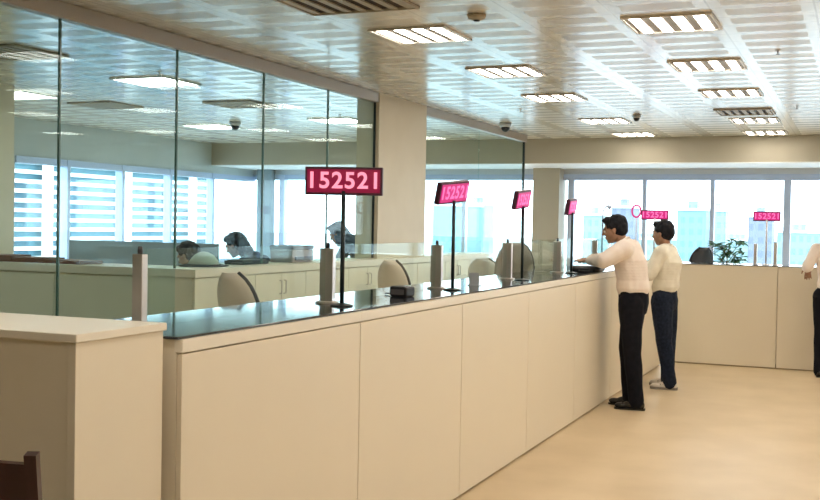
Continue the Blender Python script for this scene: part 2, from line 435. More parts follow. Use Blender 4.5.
led_sign('narrow red LED sign seen almost edge on beside the grey window frame', (-2.3, 9.10, 1.2), R(88), .22, .135, .57, M['pole'], M['led2'], M['digit2'], lean=R(10), tilt=R(-4))
led_sign('red LED sign on a white pole above the cream shirted man', (-2.36, 13.42, 1.19), R(6), .33, .12, .575, M['whitepole'], M['led2'], M['digit2'])
led_sign('red LED number sign on a white pole right of the potted plant', (-1.045, 13.42, 1.19), R(0), .31, .115, .575, M['whitepole'], M['led2'], M['digit2'])

# hooked reading of the odd loop beside the sign: a small round mirror
t = empty('round_mirror', 'small round mirror with a glowing pink rim left of the sign above the cream shirted man', 'mirror', (-2.60, 13.50, 1.19))
bm = bmesh.new()
pts = [(.055 * math.cos(a), 0, .62 + .075 * math.sin(a)) for a in [2 * math.pi * i / 20 for i in range(21)]]
tube(bm, pts, .012, 8); part('rim', bm, M['led2'], t, True)  # rim is no lamp; its pink is an added LED glow
bm = bmesh.new(); tube(bm, [(0, 0, 0), (0, 0, .545)], .006, 8); part('stem', bm, M['whitepole'], t, True)
# goose-neck lamp behind the leaning man's head
t = empty('gooseneck_lamp', 'thin grey curved lamp rising behind the leaning man', 'lamp', (-2.62, 11.7, 1.2))
bm = bmesh.new(); lathe(bm, [(.05, 0), (.05, .012), (.015, .02)], 20); part('base', bm, M['alu'], t)
bm = bmesh.new(); tube(bm, [(0, 0, .01), (0, 0, .48), (.006, 0, .58), (.03, 0, .625), (.06, 0, .635)], .008, 8); part('neck', bm, M['alu'], t, True)
bm = bmesh.new(); tube(bm, [(.05, 0, .64), (.085, 0, .61)], [.012, .028], 14); part('lamp_head', bm, M['alu'], t, True)

# extra posts on the back counter
for x, lab in ((-1.16, 'left of the white sign pole by the plant'), (-.935, 'right of the white sign pole by the plant')):
    t = empty('screen_post', 'short steel post on the back counter, ' + lab, 'post', (x, 13.36, 1.19), 0, 'steel posts on the back counter')
    part('post', bxs((-.018, .018, -.018, .018, .008, .25 if x < -1 else .27), bev=.003), M['steel'], t)
    bm = bmesh.new(); lathe(bm, [(.035, 0), (.035, .008), (.025, .012)], 16); part('base_flange', bm, M['steel'], t)
t = empty('screen_post', 'steel screen post on the long counter in front of the leaning man', 'post', (SX, 10.56, 1.2), 0, 'steel posts holding the counter screens')
part('post', bxs((-.03, .03, -.008, .008, .008, .272), bev=.003), M['steel'], t)

# ------------------------------------------------------------------ ceiling lights, vents, detectors
lens = (1, 0, 0)
lt_proto = None
def ceiling_light(x, y, label, group, skew=0):
    global lt_proto
    if lt_proto is None:
        t = empty('ceiling_light', label, 'ceiling light', (x, y, ZC), 0, group)
        part('frame', bxs((-.275, .275, -.275, -.262, -.014, -.001), (-.275, .275, .262, .275, -.014, -.001), (-.275, -.262, -.262, .262, -.014, -.001), (.262, .275, -.262, .262, -.014, -.001)), M['lightframe'], t)
        part('louvre_tray', bxs((-.262, .262, -.262, .262, -.006, -.001)), M['tray'], t)
        for i in range(4):
            xc = -.195 + i * .13
            part('lamp_tube', bxs((xc - .032, xc + .032, -.25, .25, -.012, -.0065), bev=.002), M['tube'], t)
        lt_proto = t
        return t
    return dup(lt_proto, (x, y, ZC), 0, label, group)
row_b = [6.95, 8.80, 10.65, 13.35, 15.05]
row_a = [6.87, 8.72, 10.60, 13.05, 15.0]
nb = ['nearest', 'second nearest', 'third', 'fourth, just beyond the vent', 'farthest']
for i, y in enumerate(row_b): ceiling_light(-1.14 - i * .02, y, 'square louvred ceiling light in the right row, %s' % nb[i], 'ceiling lights over the hall')
na = ['nearest, beside the pillar', 'second nearest', 'third', 'fourth', 'farthest, touching the bulkhead']
for i, y in enumerate(row_a): ceiling_light(-2.82 - i * .033 + (.06 if i == 1 else 0), y, 'square louvred ceiling light in the left row, %s' % na[i], 'ceiling lights over the hall')
# lamps of the same grid that light the hall from above and behind the camera
for x in (-2.82, -1.14, .56, 2.3, 4.0):
    for y in ((5.1, 2.6, 0.4) if x < 0 else (13.2, 10.65, 8.8, 6.95, 5.1, 2.6, .4)):
        if x == -2.82 and y in (5.1, .4): continue
        ceiling_light(x, y, 'square louvred ceiling light of the hall grid outside the picture', 'ceiling lights around the camera')
for (x, y), lab in (((-6.15, 8.45), 'ceiling light inside the office seen through the second glass pane'), ((-8.3, 12.7), 'ceiling light deep inside the office near the left windows'), ((-6.15, 12.3), 'ceiling light inside the office above the person in a headscarf'), ((-6.6, 4.4), 'added office ceiling light, unseen left of the picture, brightening the cabinets'), ((-8.3, 9.0), 'office ceiling light deep behind the second glass pane')):  # the near lamp left of view is unseen, added to brighten the cabinets
    t = empty('office_light', lab, 'ceiling light', (x, y, ZC), 0, 'ceiling lights in the office')
    part('frame', bxs((-.30, .30, -.30, -.28, -.016, -.001), (-.30, .30, .28, .30, -.016, -.001), (-.30, -.28, -.28, .28, -.016, -.001), (.28, .30, -.28, .28, -.016, -.001)), M['white'], t)
    part('diffuser', bxs((-.28, .28, -.28, .28, -.010, -.001)), M['office_lamp'], t)

def vent(x, y, label, w=.30, lx=.30):
    t = empty('air_vent', label, 'vent', (x, y, ZC), 0, 'ceiling air vents')
    part('backing', bxs((-lx, lx, -w, w, -.004, -.001)), M['ventdark'], t)
    part('frame', bxs((-lx, lx, -w, -w + .02, -.018, -.004), (-lx, lx, w - .02, w, -.018, -.004), (-lx, -lx + .02, -w + .02, w - .02, -.018, -.004), (lx - .02, lx, -w + .02, w - .02, -.018, -.004)), M['vent'], t)
    bm = bmesh.new(); n = 7
    for i in range(n):
        xx = -lx + .05 + i * (2 * lx - .1) / (n - 1)
        box(bm, xx - .022, xx + .022, -w + .02, w - .02, -.014, -.006)
    part('slats', bm, M['vent'], t)
vent(-2.83, 5.65, 'slatted square air vent cut by the top edge of the picture', .34, .36)
vent(-1.22, 12.35, 'square air vent in the right row just before the fourth light')
for (x, y), lab in (((-6.2, 6.65), 'dark air vent in the office ceiling at far left'), ((-8.0, 10.05), 'air vent in the office ceiling above the left windows'), ((-6.4, 10.35), 'air vent in the office ceiling left of the pillar')):
    vent(x, y, lab)
def detector(x, y, r, h, label, m='white'):
    t = empty('smoke_detector', label, 'smoke detector', (x, y, ZC), 0, 'round ceiling detectors')
    bm = bmesh.new(); lathe(bm, [(r * .5, -h), (r * .9, -h * .7), (r, -.002)][::1], 24); part('housing', bm, M[m], t, True)
    bm = bmesh.new(); lathe(bm, [(r * .3, -h - .008), (r * .35, -h + .001)], 16); part('sensor', bm, M['black'], t, True)
detector(-2.23, 6.33, .06, .035, 'round smoke detector beside the nearest left light', 'vent')
def sprinkler(x, y, label):
    t = empty('ceiling_sprinkler', label, 'sprinkler', (x, y, ZC), 0, 'small ceiling sprinklers')
    bm = bmesh.new(); lathe(bm, [(.004, -.03), (.006, -.006), (.022, -.004), (.022, -.001)], 16); part('stem', bm, M['steel'], t)
    bm = bmesh.new(); lathe(bm, [(.014, -.033), (.014, -.030)], 16); part('deflector', bm, M['ventdark'], t)
for (x, y), lab in (((-.594, 8.22), 'tiny sprinkler right of the second right hand light'), ((-.661, 11.95), 'tiny sprinkler near the vent at right'),
                    ((-5.75, 7.95), 'tiny sprinkler in the office ceiling behind the second glass pane'), ((-5.84, 11.7), 'tiny sprinkler in the office ceiling left of the pillar'), ((-3.55, 11.6), 'tiny sprinkler between the pillar and the dome camera')):
    sprinkler(x, y, lab)
def dome(x, y, label, q=1):
    t = empty('dome_camera', label, 'security camera', (x, y, ZC), 0, 'ceiling dome cameras')
    bm = bmesh.new(); lathe(bm, [(.066 * q, -.055 * q), (.075 * q, -.04 * q), (.075 * q, -.001)], 24); part('mount', bm, M['alu_light'], t, True)
    bm = bmesh.new(); ell(bm, (0, 0, -.06 * q), (.055 * q, .055 * q, .055 * q)); part('dome', bm, M['black'], t, True)
dome(-4.2, 13.1, 'grey dome security camera on the ceiling beside the glass end rail')
dome(-2.43, 12.5, 'dark dome security camera between the two rows of lights', .65)
dome(-7.62, 12.2, 'dark dome security camera inside the office ceiling')

# ------------------------------------------------------------------ office chairs between counter and cabinets
def office_chair(label, loc, rz, shell, w=.46, hgt=.52, zb=.74, group='chairs behind the counter'):
    """chair faces local +y, back shell towards -y"""
    t = empty('office_chair', label, 'chair', loc, rz, group)
    bm = bmesh.new()
    for k in range(5):
        a = 2 * math.pi * k / 5 + .3
        tube(bm, [(0, 0, .10), (.28 * math.cos(a), .28 * math.sin(a), .07)], [.025, .016], 8)
    part('base', bm, M['black'], t)
    for k in range(5):
        a = 2 * math.pi * k / 5 + .3
        bm = bmesh.new(); c = V((.28 * math.cos(a), .28 * math.sin(a), .03)); tube(bm, [c + V((-.02, 0, 0)), c + V((.02, 0, 0))], .03, 14); part('castor', bm, M['black'], t)
    bm = bmesh.new(); tube(bm, [(0, 0, .08), (0, 0, zb - .14)], .025, 12); part('gas_lift', bm, M['steel'], t, True)
    bm = bmesh.new(); box(bm, -w / 2, w / 2, -.22, .24, zb - .14, zb - .06, bev=.03); part('seat', bm, M['black'], t, True)
    # curved reclining back
    bm = bmesh.new(); nx, nz = 10, 12; grid = []
    def bp(u, s, off=0):
        z = zb + .02 + s * hgt; ww = w / 2 * max(.12, 1 - abs((s - .42) / .60) ** 2.8) ** .5
        y = -.20 - .05 * s - .09 * s * s + .05 * (abs(u) ** 2) - off
        return V((u * ww, y, z))
    fr = [[bm.verts.new(bp(-1 + 2 * i / nx, j / nz)) for i in range(nx + 1)] for j in range(nz + 1)]
    bk = [[bm.verts.new(bp(-1 + 2 * i / nx, j / nz, .025)) for i in range(nx + 1)] for j in range(nz + 1)]
    for j in range(nz):
        for i in range(nx):
            bm.faces.new((fr[j][i], fr[j + 1][i], fr[j + 1][i + 1], fr[j][i + 1])); bm.faces.new((bk[j][i], bk[j][i + 1], bk[j + 1][i + 1], bk[j + 1][i]))
        bm.faces.new((fr[j][0], bk[j][0], bk[j + 1][0], fr[j + 1][0])); bm.faces.new((fr[j][nx], fr[j + 1][nx], bk[j + 1][nx], bk[j][nx]))
    for i in range(nx):
        bm.faces.new((fr[0][i], fr[0][i + 1], bk[0][i + 1], bk[0][i])); bm.faces.new((fr[nz][i], bk[nz][i], bk[nz][i + 1], fr[nz][i + 1]))
    part('backrest', bm, shell, t, True)
    bm = bmesh.new()
    tube(bm, [bp(1, j / nz, .012) for j in range(0, nz + 1)], .013, 8)
    part('back_rim', bm, M['black'], t, True)
    bm = bmesh.new(); tube(bm, [(0, -.05, zb - .13), (0, -.25, zb - .10), (0, -.255, zb + .10)], .018, 8); part('back_stem', bm, M['black'], t, True)
    return t
office_chair('office chair with pinkish back and dark curved rim, nearest behind the counter', (-3.32, 5.66, 0), R(-8), M['pink'], .30, .50, .78)
office_chair('office chair with pinkish back and dark rim behind the small black terminal', (-3.30, 7.85, 0), R(-4), M['pink'], .28, .52, .78)
office_chair('pale office chair with dark rim behind the second red sign', (-3.75, 11.35, 0), R(-4), M['whiteshell'], .40, .44, .78)
office_chair('rounded grey office chair behind the third red sign pole', (-3.18, 10.25, 0), R(20), M['greyshell'], .38, .58, .84)
office_chair('black office chair back standing behind the back counter', (-2.02, 14.35, 0), R(160), M['black'], .34, .50, .84, 'chair behind the back counter')

# ------------------------------------------------------------------ small things on tops
t = empty('card_terminal', 'small black terminal box with a curved cable on the granite counter', 'terminal', (-2.33, 5.47, 1.2), R(-8))
part('body', bxs((-.055, .055, -.05, .05, 0, .058), bev=.012), M['black'], t)
part('keypad', bxs((-.04, .04, -.052, -.049, .012, .042)), M['printer_dark'], t)
bm = bmesh.new(); tube(bm, [(-.055, .02, .03), (-.08, .03, .028), (-.10, .05, .01), (-.16, .08, .006)], .004, 6); part('cable', bm, M['black'], t, True)
t = empty('paper_stand', 'small pale acrylic paper holder on the counter right of the second sign', 'paper holder', (-2.36, 6.75, 1.2))
part('base', bxs((-.04, .04, -.02, .03, 0, .008)), M['alu_light'], t); part('sheet', bxs((-.035, .035, -.002, .002, .008, .085)), M['alu_light'], t)
# black bag under the leaning man's arms
t = empty('document_bag', 'black soft document bag lying on the counter under the leaning man', 'bag', (-2.262, 9.60, 1.2), R(3))
bm = bmesh.new(); box(bm, -.14, .12, -.16, .16, 0, .045, bev=.018)
for v in bm.verts: v.co.z *= 1 + .35 * noise.noise(v.co * 9)
part('body', bm, M['black'], t, True)
bm = bmesh.new(); tube(bm, [(-.06, -.16, .015), (-.05, -.19, .012), (.05, -.19, .012), (.06, -.16, .015)], .006, 6); part('handle', bm, M['black'], t, True)

# hat, tray, printer, folders on the cabinets
t = empty('brimmed_hat', 'cream hat with a dark brim lying on the corner of the cabinets', 'hat', (-4.62, 6.98, 1.25))
bm = bmesh.new(); lathe(bm, [(.17, .001), (.175, .008), (.13, .016), (.09, .02)], 32)
for v in bm.verts: v.co.y *= 1.25
part('brim', bm, M['darkcloth'], t, True)
bm = bmesh.new(); lathe(bm, [(.12, .016), (.11, .04), (.075, .085), (.03, .11), (.01, .112)], 28)
part('crown', bm, M['cream_cloth'], t, True)
t = empty('desktop_printer', 'grey pink desktop printer on the cabinets between the two office workers', 'printer', (-4.95 + .35, 8.32, 1.25))
part('body', bxs((-.11, .11, -.19, .19, .0, .11), bev=.008), M['printer'], t)
part('lid', bxs((-.115, .115, -.195, .195, .112, .145), bev=.008), M['printer_dark'], t)
part('paper_tray', bxs((.111, .13, -.15, .15, .02, .05)), M['printer_dark'], t)
t = empty('flat_keyboard', 'low dark flat keyboard case on the cabinets behind the hat', 'keyboard', (-4.63, 7.62, 1.25))
part('case', bxs((-.09, .09, -.20, .20, 0, .03), bev=.006), M['darkcloth'], t)
part('keys', bxs((-.075, .075, -.18, .18, .031, .036)), M['printer_dark'], t)
fold = [(-6.28, .30, .05), (-5.95, .32, .038), (-5.6, .36, .026)]
fl = ['leftmost and thickest', 'middle one of three', 'rightmost and flattest']
for i, (x, w, h) in enumerate(fold):
    o = finish('document_folder', bxs((-w / 2, w / 2, -.12, .12, 0, h), bev=.004), M['brown']); o.location = (x, 6.68, 1.251); o.rotation_euler = (0, 0, R(4 - 5 * i))
    tag(o, 'reddish brown document folder on the cross cabinets, ' + fl[i], 'folder', 'brown folders on the cross cabinets')

# office desk with monitors behind the cross cabinets
t = empty('office_desk', 'blue grey office desk with a raised screen board behind the cross cabinets', 'desk', (-7.0, 9.1, 0))
part('desk_top', bxs((-1.0, .9, -.35, .35, .71, .74)), M['white'], t)
part('screen_board', bxs((-1.0, .9, .36, .39, .1, 1.36)), M['deskblue'], t)
for s in (-.95, .85):
    for u in (-.3, .3): part('leg', bxs((s - .025, s + .025, u - .025, u + .025, 0, .71)), M['alu'], t)
# potted plant on the sill
t = empty('potted_plant', 'leafy green potted plant in front of the back window', 'plant', (-1.66, 15.0, 0))
bm = bmesh.new(); lathe(bm, [(.13, 0), (.18, .30), (.19, .34), (.17, .34), (.165, .30)], 24); part('pot', bm, M['pot'], t, True)
bm = bmesh.new()
tips = []
tube(bm, [(0, 0, .28), (.01, 0, .8), (-.01, .01, 1.18)], [.022, .018, .014], 8)
for k in range(11):
    a = k * 2.4; z = 1.08 + .025 * k; l = .12 + .10 * random.random()
    tip = V((l * math.cos(a), l * math.sin(a) * .8, z + .10 + .05 * random.random())); tube(bm, [(0, 0, z - .06), tip * .6 + V((0, 0, z * .4)), tip], [.008, .006, .004], 6); tips.append(tip)
part('stems', bm, M['stem'], t)
bm = bmesh.new()
for tip in tips:
    for q in range(26):
        a = random.random() * 6.28; el = random.uniform(-.5, .6); d = V((math.cos(a) * math.cos(el), math.sin(a) * math.cos(el), math.sin(el)))
        s = d.cross(V((0, 0, 1))).normalized() * .021; L = random.uniform(.08, .13); n = s.cross(d) * .25
        tip = tip + V((random.uniform(-.035, .035), random.uniform(-.035, .035), random.uniform(-.04, .03))) * (q > 0) * .6
        p = [tip, tip + d * L * .4 + s + n, tip + d * L - V((0, 0, .02)), tip + d * L * .4 - s + n, tip + d * L * .4 - n]
        vs = [bm.verts.new(x) for x in p]
        bm.faces.new((vs[0], vs[1], vs[4])); bm.faces.new((vs[0], vs[4], vs[3])); bm.faces.new((vs[4], vs[1], vs[2])); bm.faces.new((vs[4], vs[2], vs[3]))
part('foliage', bm, M['leaf'], t)

# ------------------------------------------------------------------ wooden chair in the left foreground
def wooden_chair(label, loc, rz):
    """faces local +y (the desk); back towards -y"""
    t = empty('wooden_chair', label, 'chair', loc, rz, 'dark wooden chairs')
    for s in (-1, 1):
        bm = bmesh.new(); b = [( s * .17, -.16, 0), (s * .17, -.17, .45), (s * .195, -.21, .78), (s * .215, -.25, 1.02)]
        for i in range(3):
            r = bmesh.ops.create_cube(bm, size=1); p0, p1 = V(b[i]), V(b[i + 1]); d = (p1 - p0); m = (Matrix.Translation((p0 + p1) / 2) @ d.to_track_quat('Z', 'Y').to_matrix().to_4x4() @ Matrix.Diagonal((.030, .030, d.length + .012, 1)))
            bmesh.ops.transform(bm, matrix=m, verts=r['verts'])
        part('rear_leg', bm, M['wood'], t)
        part('front_leg', bxs((s * .18 - .018, s * .18 + .018, .17, .206, 0, .44), bev=.003), M['wood'], t)
    part('seat_frame', bxs((-.2, .2, -.17, .21, .40, .445), bev=.004), M['wood'], t)
    part('seat_pad', bxs((-.19, .19, -.15, .20, .446, .49), bev=.018), M['uphol'], t, True)
    def rail(name, z0, z1, m, th=.014, w=None):
        bm = bmesh.new(); n = 8; prev = None
        for i in range(n + 1):
            u = -1 + 2 * i / n
            def P(z): return V((u * (.165 + (z - .5) * .08 if w is None else w), -.165 - .17 * max(0, z - .5) - .03 * (1 - u * u), z))
            cur = [bm.verts.new(P(z0) + V((0, th, 0))), bm.verts.new(P(z1) + V((0, th, 0))), bm.verts.new(P(z1) - V((0, th, 0))), bm.verts.new(P(z0) - V((0, th, 0)))]
            if prev:
                for k in range(4): bm.faces.new((prev[k], prev[(k + 1) % 4], cur[(k + 1) % 4], cur[k]))
            else: bm.faces.new(cur[::-1])
            prev = cur
        bm.faces.new(prev)
        bmesh.ops.recalc_face_normals(bm, faces=bm.faces)
        part(name, bm, m, t)
    rail('top_rail', .905, 1.0, M['wood']); rail('back_pad', .62, .895, M['uphol'], .02); rail('lower_rail', .57, .61, M['wood'])
    return t
wc = wooden_chair('dark red wooden chair with padded back at the bottom left corner', (-2.05, 2.32, 0), R(-3))

# ------------------------------------------------------------------ people
def remesh(bm, name, m, parent, vox, smooth=6, noise_amp=0, nscale=8):
    me = bpy.data.meshes.new(name); bm.to_mesh(me); bm.free()
    o = bpy.data.objects.new(name, me); C.objects.link(o)
    md = o.modifiers.new('r', 'REMESH'); md.mode = 'VOXEL'; md.voxel_size = vox
    sm = o.modifiers.new('s', 'SMOOTH'); sm.iterations = smooth; sm.factor = .5
    dg = bpy.context.evaluated_depsgraph_get()
    me2 = bpy.data.meshes.new_from_object(o.evaluated_get(dg)); o.modifiers.clear(); o.data = me2; bpy.data.meshes.remove(me); me2.name = name
    if noise_amp:
        for v, n in zip(me2.vertices, [v.normal.copy() for v in me2.vertices]):
            v.co += n * noise_amp * noise.noise(V((v.co.x * nscale, v.co.y * nscale, v.co.z * nscale * .6)))
    me2.shade_smooth()
    me2.materials.clear(); me2.materials.append(m)
    o.parent = parent
    return o

def hand(bm, wrist, d, palm, side, curl=.5, s=1.0):
    """d: direction of the hand; palm: palm normal; side: +1/-1 where the thumb leaves"""
    d = V(d).normalized(); palm = V(palm); palm = (palm - d * palm.dot(d)).normalized(); ax = d.cross(palm).normalized() * side
    w = V(wrist)
    for k in range(5):
        f = k / 4; ell(bm, w + d * (.012 + .07 * f) * s, (.0, .0, .0) if False else ((.030 + .01 * math.sin(f * 3)) * s, .016 * s, .022 * s), Matrix((ax, palm, d)).transposed(), 12, 8)
    ln = [.072, .080, .074, .058]
    for i in range(4):
        off = (1.5 - i) * .0195 * s
        p = w + d * .085 * s + ax * off; L = ln[i] * s; dirv = (d + ax * (1.5 - i) * .07).normalized(); seg = [.45, .32, .27]; r = [.0088, .008, .0072, .006]
        for j in range(3):
            c = curl * (.35 + .5 * j); dv = (dirv * math.cos(c) + palm * math.sin(c)).normalized(); q = p + dv * L * seg[j]
            cap(bm, p, q, r[j] * s, r[j + 1] * s); p = q
    p = w + d * .025 * s + ax * .026 * s; dv = (d * .6 + ax * .75 + palm * .15).normalized()
    q = p + dv * .038 * s; cap(bm, p, q, .0125 * s, .0095 * s); dv = (d * .9 + ax * .35 + palm * .25).normalized(); cap(bm, q, q + dv * .03 * s, .0092 * s, .0075 * s)

def torso(bm, pts, sub=7):
    """pts: (centre, half width, half depth)"""
    for i in range(len(pts) - 1):
        (c0, w0, d0), (c1, w1, d1) = pts[i], pts[i + 1]
        for k in range(sub + 1):
            f = k / sub; g = f
            c = V(c0).lerp(V(c1), g); ell(bm, c, (w0 + (w1 - w0) * g, d0 + (d1 - d0) * g, .05))

def head(bm, c, rot, s=1.0, thinner=0):
    """face looks to local +y"""
    def E(p, r): ell(bm, V(c) + rot @ (V(p) * s), V(r) * s, rot, 20, 14)
    E((0, -.012, .03), (.073, .092, .085)); E((0, .018, -.01), (.064, .072, .085)); E((0, .040, -.055), (.048, .046, .045))
    E((0, .065, -.082), (.022, .020, .017)); E((0, .075, .035), (.05, .014, .012)); E((.036, .068, -.020), (.020, .018, .018)); E((-.036, .068, -.020), (.020, .018, .018))
    E((0, .096, .005), (.0085, .012, .026)); E((0, .104, -.012), (.014, .014, .011)); E((0, .085, -.042), (.024, .011, .006)); E((0, .083, -.053), (.020, .011, .007))
    for sx in (-1, 1):
        E((sx * .074, -.005, -.005), (.008, .017, .030)); E((sx * .040, .070, .004), (.001, .001, .001))

def hair_cap(bm, c, rot, s=1.0, long=0, fringe=1):
    def E(p, r): ell(bm, V(c) + rot @ (V(p) * s), V(r) * s, rot, 20, 14)
    E((0, -.022, .052), (.082, .095, .082)); E((0, -.045, .015), (.077, .072, .085)); E((0, .040, .098), (.060, .048, .030))
    if fringe: E((0, .050, .085), (.050, .026, .020))
    for sx in (-1, 1): E((sx * .070, -.005, .035), (.013, .04, .035))

def person(label, loc, rz, J, skin, top_m, leg_m, group=None, vox=.008, sleeve='long', hair='short', hair_m=None, shoe='dress', handspec=None, scarf=None, hrot=None, seated=False, hs=1.0, topname='shirt', belly=1.0):
    t = empty('person', label, 'person', loc, rz, group)
    hr = hrot or Matrix.Identity(3)
    pel, wai, che, shc, nk, hd = [V(J[k]) for k in ('pelvis', 'waist', 'chest', 'shc', 'neck', 'head')]
    # skin body
    bm = bmesh.new()
    head(bm, hd, hr, hs)
    cap(bm, nk, hd + hr @ V((0, -.02, -.04)), .052, .05)
    torso(bm, [(pel, .140, .095), (wai, .125, .085), (che, .145, .095), (shc, .13, .075)]); cap(bm, shc, nk, .07, .052)
    for s, S in ((-1, 'L'), (1, 'R')):
        sh, el, wr = V(J['sh' + S]), V(J['el' + S]), V(J['wr' + S]); hp, kn, an, to = V(J['hp' + S]), V(J['kn' + S]), V(J['an' + S]), V(J['to' + S])
        cap(bm, shc, sh, .06, .048); cap(bm, sh, el, .047, .037); cap(bm, el, wr, .037, .025)
        hdv = J.get('hd' + S, tuple(wr - el)); pm = J.get('pm' + S, (0, 0, -1))
        hand(bm, wr, hdv, pm, J.get('th' + S, -s), J.get('cu' + S, .5))
        cap(bm, pel, hp, .09, .085); cap(bm, hp, kn, .078, .052); cap(bm, kn, an, .052, .030); cap(bm, an - V((0, 0, .02)), to, .024, .014)
    b = remesh(bm, 'body', skin, t, .0055, 4)
    # eyes
    for sx in (-1, 1):
        c = hd + hr @ (V((sx * .030, .080, .006)) * hs)
        bm = bmesh.new(); ell(bm, c, (.0115,) * 3); e = part('eye', bm, M['eye'], t, True)
        bm = bmesh.new(); ell(bm, c + hr @ V((0, .0075, 0)), (.0056,) * 3); part('iris', bm, M['iris'], e, True)
        bm = bmesh.new(); p = [hd + hr @ (V((sx * (.014 + .01 * k), .092 - .0035 * k, .026 + .003 * math.sin(k))) * hs) for k in range(4)]; tube(bm, p, .0035, 6); part('eyebrow', bm, M['hair'], t, True)
    # shirt
    bm = bmesh.new(); B = belly
    torso(bm, [(pel + V((0, 0, .02)), .150, .106 * B), (pel.lerp(wai, .5), .165, .120 * B), (wai, .160, .116 * B), (che, .180, .125 * B), (shc, .155, .092 * B)])
    cap(bm, shc, nk - (nk - shc) * .25, .085, .062)
    for S in 'LR':
        sh, el, wr = V(J['sh' + S]), V(J['el' + S]), V(J['wr' + S])
        cap(bm, shc, sh, .078, .070 * B); cap(bm, sh, el, .068 * B, .058 * B)
        e2 = wr - (wr - el).normalized() * .01 if sleeve == 'long' else (el + (wr - el) * .25)
        cap(bm, el, e2, .058 * B, .042)
    remesh(bm, topname, top_m, t, vox, 5, .008, 13)
    # collar
    if scarf is None:
        bm = bmesh.new(); cc = nk - (nk - shc) * .1; ax = (hd - shc).normalized()
        ring = []; q = ax.to_track_quat('Z', 'Y').to_matrix()
        tube(bm, [cc + q @ V((.062 * math.cos(a), .062 * math.sin(a), .0)) for a in [2 * math.pi * i / 16 for i in range(17)]], .013, 8, False)
        part('collar', bm, top_m, t, True)
    # trousers
    bm = bmesh.new()
    torso(bm, [(pel + V((0, 0, .045)), .154, .108 * B), (pel + V((0, -.005, -.06)), .160, .108 * B)] + ([] if seated else [(pel + V((0, 0, -.14)), .165, .100 * B)]))
    for S in 'LR':
        hp, kn, an = V(J['hp' + S]), V(J['kn' + S]), V(J['an' + S])
        cap(bm, pel + V((0, 0, -.03)), hp, .105, .10); cap(bm, hp, kn, (.100 if seated else .116), .082); cap(bm, kn, an + V((0, 0, -.02)), .080, .066)
    remesh(bm, 'trousers', leg_m, t, vox, 5, .006, 11)
    for S in 'LR':
        an, to = V(J['an' + S]), V(J['to' + S]); d = (to - an); d.z = 0; d.normalize(); side = V((-d.y, d.x, 0)); g = V((an.x, an.y, 0))
        rot = Matrix((side, d, V((0, 0, 1)))).transposed()
        bm = bmesh.new()
        ell(bm, g - d * .03 + V((0, 0, .045)), (.037, .045, .042), rot); ell(bm, g + d * .05 + V((0, 0, .042)), (.040, .07, .036), rot); ell(bm, g + d * .13 + V((0, 0, .034)), (.043, .062, .026), rot); ell(bm, g + V((0, 0, .07)), (.036, .044, .035), rot)
        for v in bm.verts:
            if v.co.z < .012: v.co.z = .012
        sm = M['shoe'] if shoe == 'dress' else M['sneaker']
        so = remesh(bm, 'shoe', sm, t, .006, 4)
        bm = bmesh.new(); pr = [(-.078, .025), (-.06, .038), (0, .034), (.06, .042), (.13, .045), (.175, .032), (.192, .012)]
        pts = [g + d * a + side * w for a, w in pr] + [g + d * a - side * w for a, w in pr[::-1]]
        lo = [bm.verts.new((p.x, p.y, .0)) for p in pts]; hi = [bm.verts.new((p.x, p.y, .016 if shoe == 'dress' else .024)) for p in pts]; n = len(pts)
        bm.faces.new(lo); bm.faces.new(hi[::-1])
        for i in range(n): bm.faces.new((lo[i], hi[i], hi[(i + 1) % n], lo[(i + 1) % n]))
        bmesh.ops.recalc_face_normals(bm, faces=bm.faces)
        part('sole', bm, M['shoe'] if shoe == 'dress' else M['sneaker_trim'], so)
        if shoe != 'dress':
            bm = bmesh.new()
            for k in range(3): tube(bm, [g + d * (.035 + .025 * k) + side * .036 + V((0, 0, .05)), g + d * (.04 + .025 * k) + V((0, 0, .081 - .009 * k)), g + d * (.035 + .025 * k) - side * .036 + V((0, 0, .05))], .005, 6)
            part('laces', bm, M['sneaker_trim'], so, True)
    # hair or scarf
    if scarf:
        bm = bmesh.new(); hair_cap(bm, hd, hr, 1.08 * hs, 0, 0)
        cap(bm, hd + hr @ V((0, -.05, .0)), nk + V((0, -.03, .0)), .085, .085); cap(bm, nk + V((0, -.04, 0)), shc + V((0, -.10, -.02)), .10, .14)
        for s in (-1, 1): cap(bm, hd + hr @ V((s * .07, .01, -.03)), hd + hr @ V((s * .02, .035, -.115)), .022, .028)
        remesh(bm, 'headscarf', scarf, t, .008, 6, .006, 12)
    else:
        bm = bmesh.new(); hair_cap(bm, hd, hr, hs * 1.0)
        if hair == 'long':
            cap(bm, hd + hr @ V((0, -.06, .02)), nk + V((0, -.07, -.06)), .075, .06)
        h = remesh(bm, 'hair', hair_m or M['hair'], t, .006, 2, .009, 34)
    if not seated:
        pass
    return t

def J_stand(z=1.0, lean=0., **k):
    d = dict(pelvis=(0, -.02, .95), waist=(0, -.01, 1.09), chest=(0, .01, 1.27), shc=(0, 0, 1.40), neck=(0, .01, 1.47), head=(0, .035, 1.60),
             shL=(-.175, 0, 1.40), shR=(.175, 0, 1.40), elL=(-.23, -.03, 1.12), elR=(.23, -.03, 1.12), wrL=(-.24, .04, .88), wrR=(.24, .04, .88),
             hpL=(-.09, -.02, .88), hpR=(.09, -.02, .88), knL=(-.10, .0, .49), knR=(.10, .0, .49), anL=(-.11, -.03, .085), anR=(.11, -.03, .085), toL=(-.12, .09, .04), toR=(.12, .09, .04))
    d.update(k); return d
def rx(a, z=0): return Matrix.Rotation(R(z), 3, 'Z') @ Matrix.Rotation(R(a), 3, 'X')

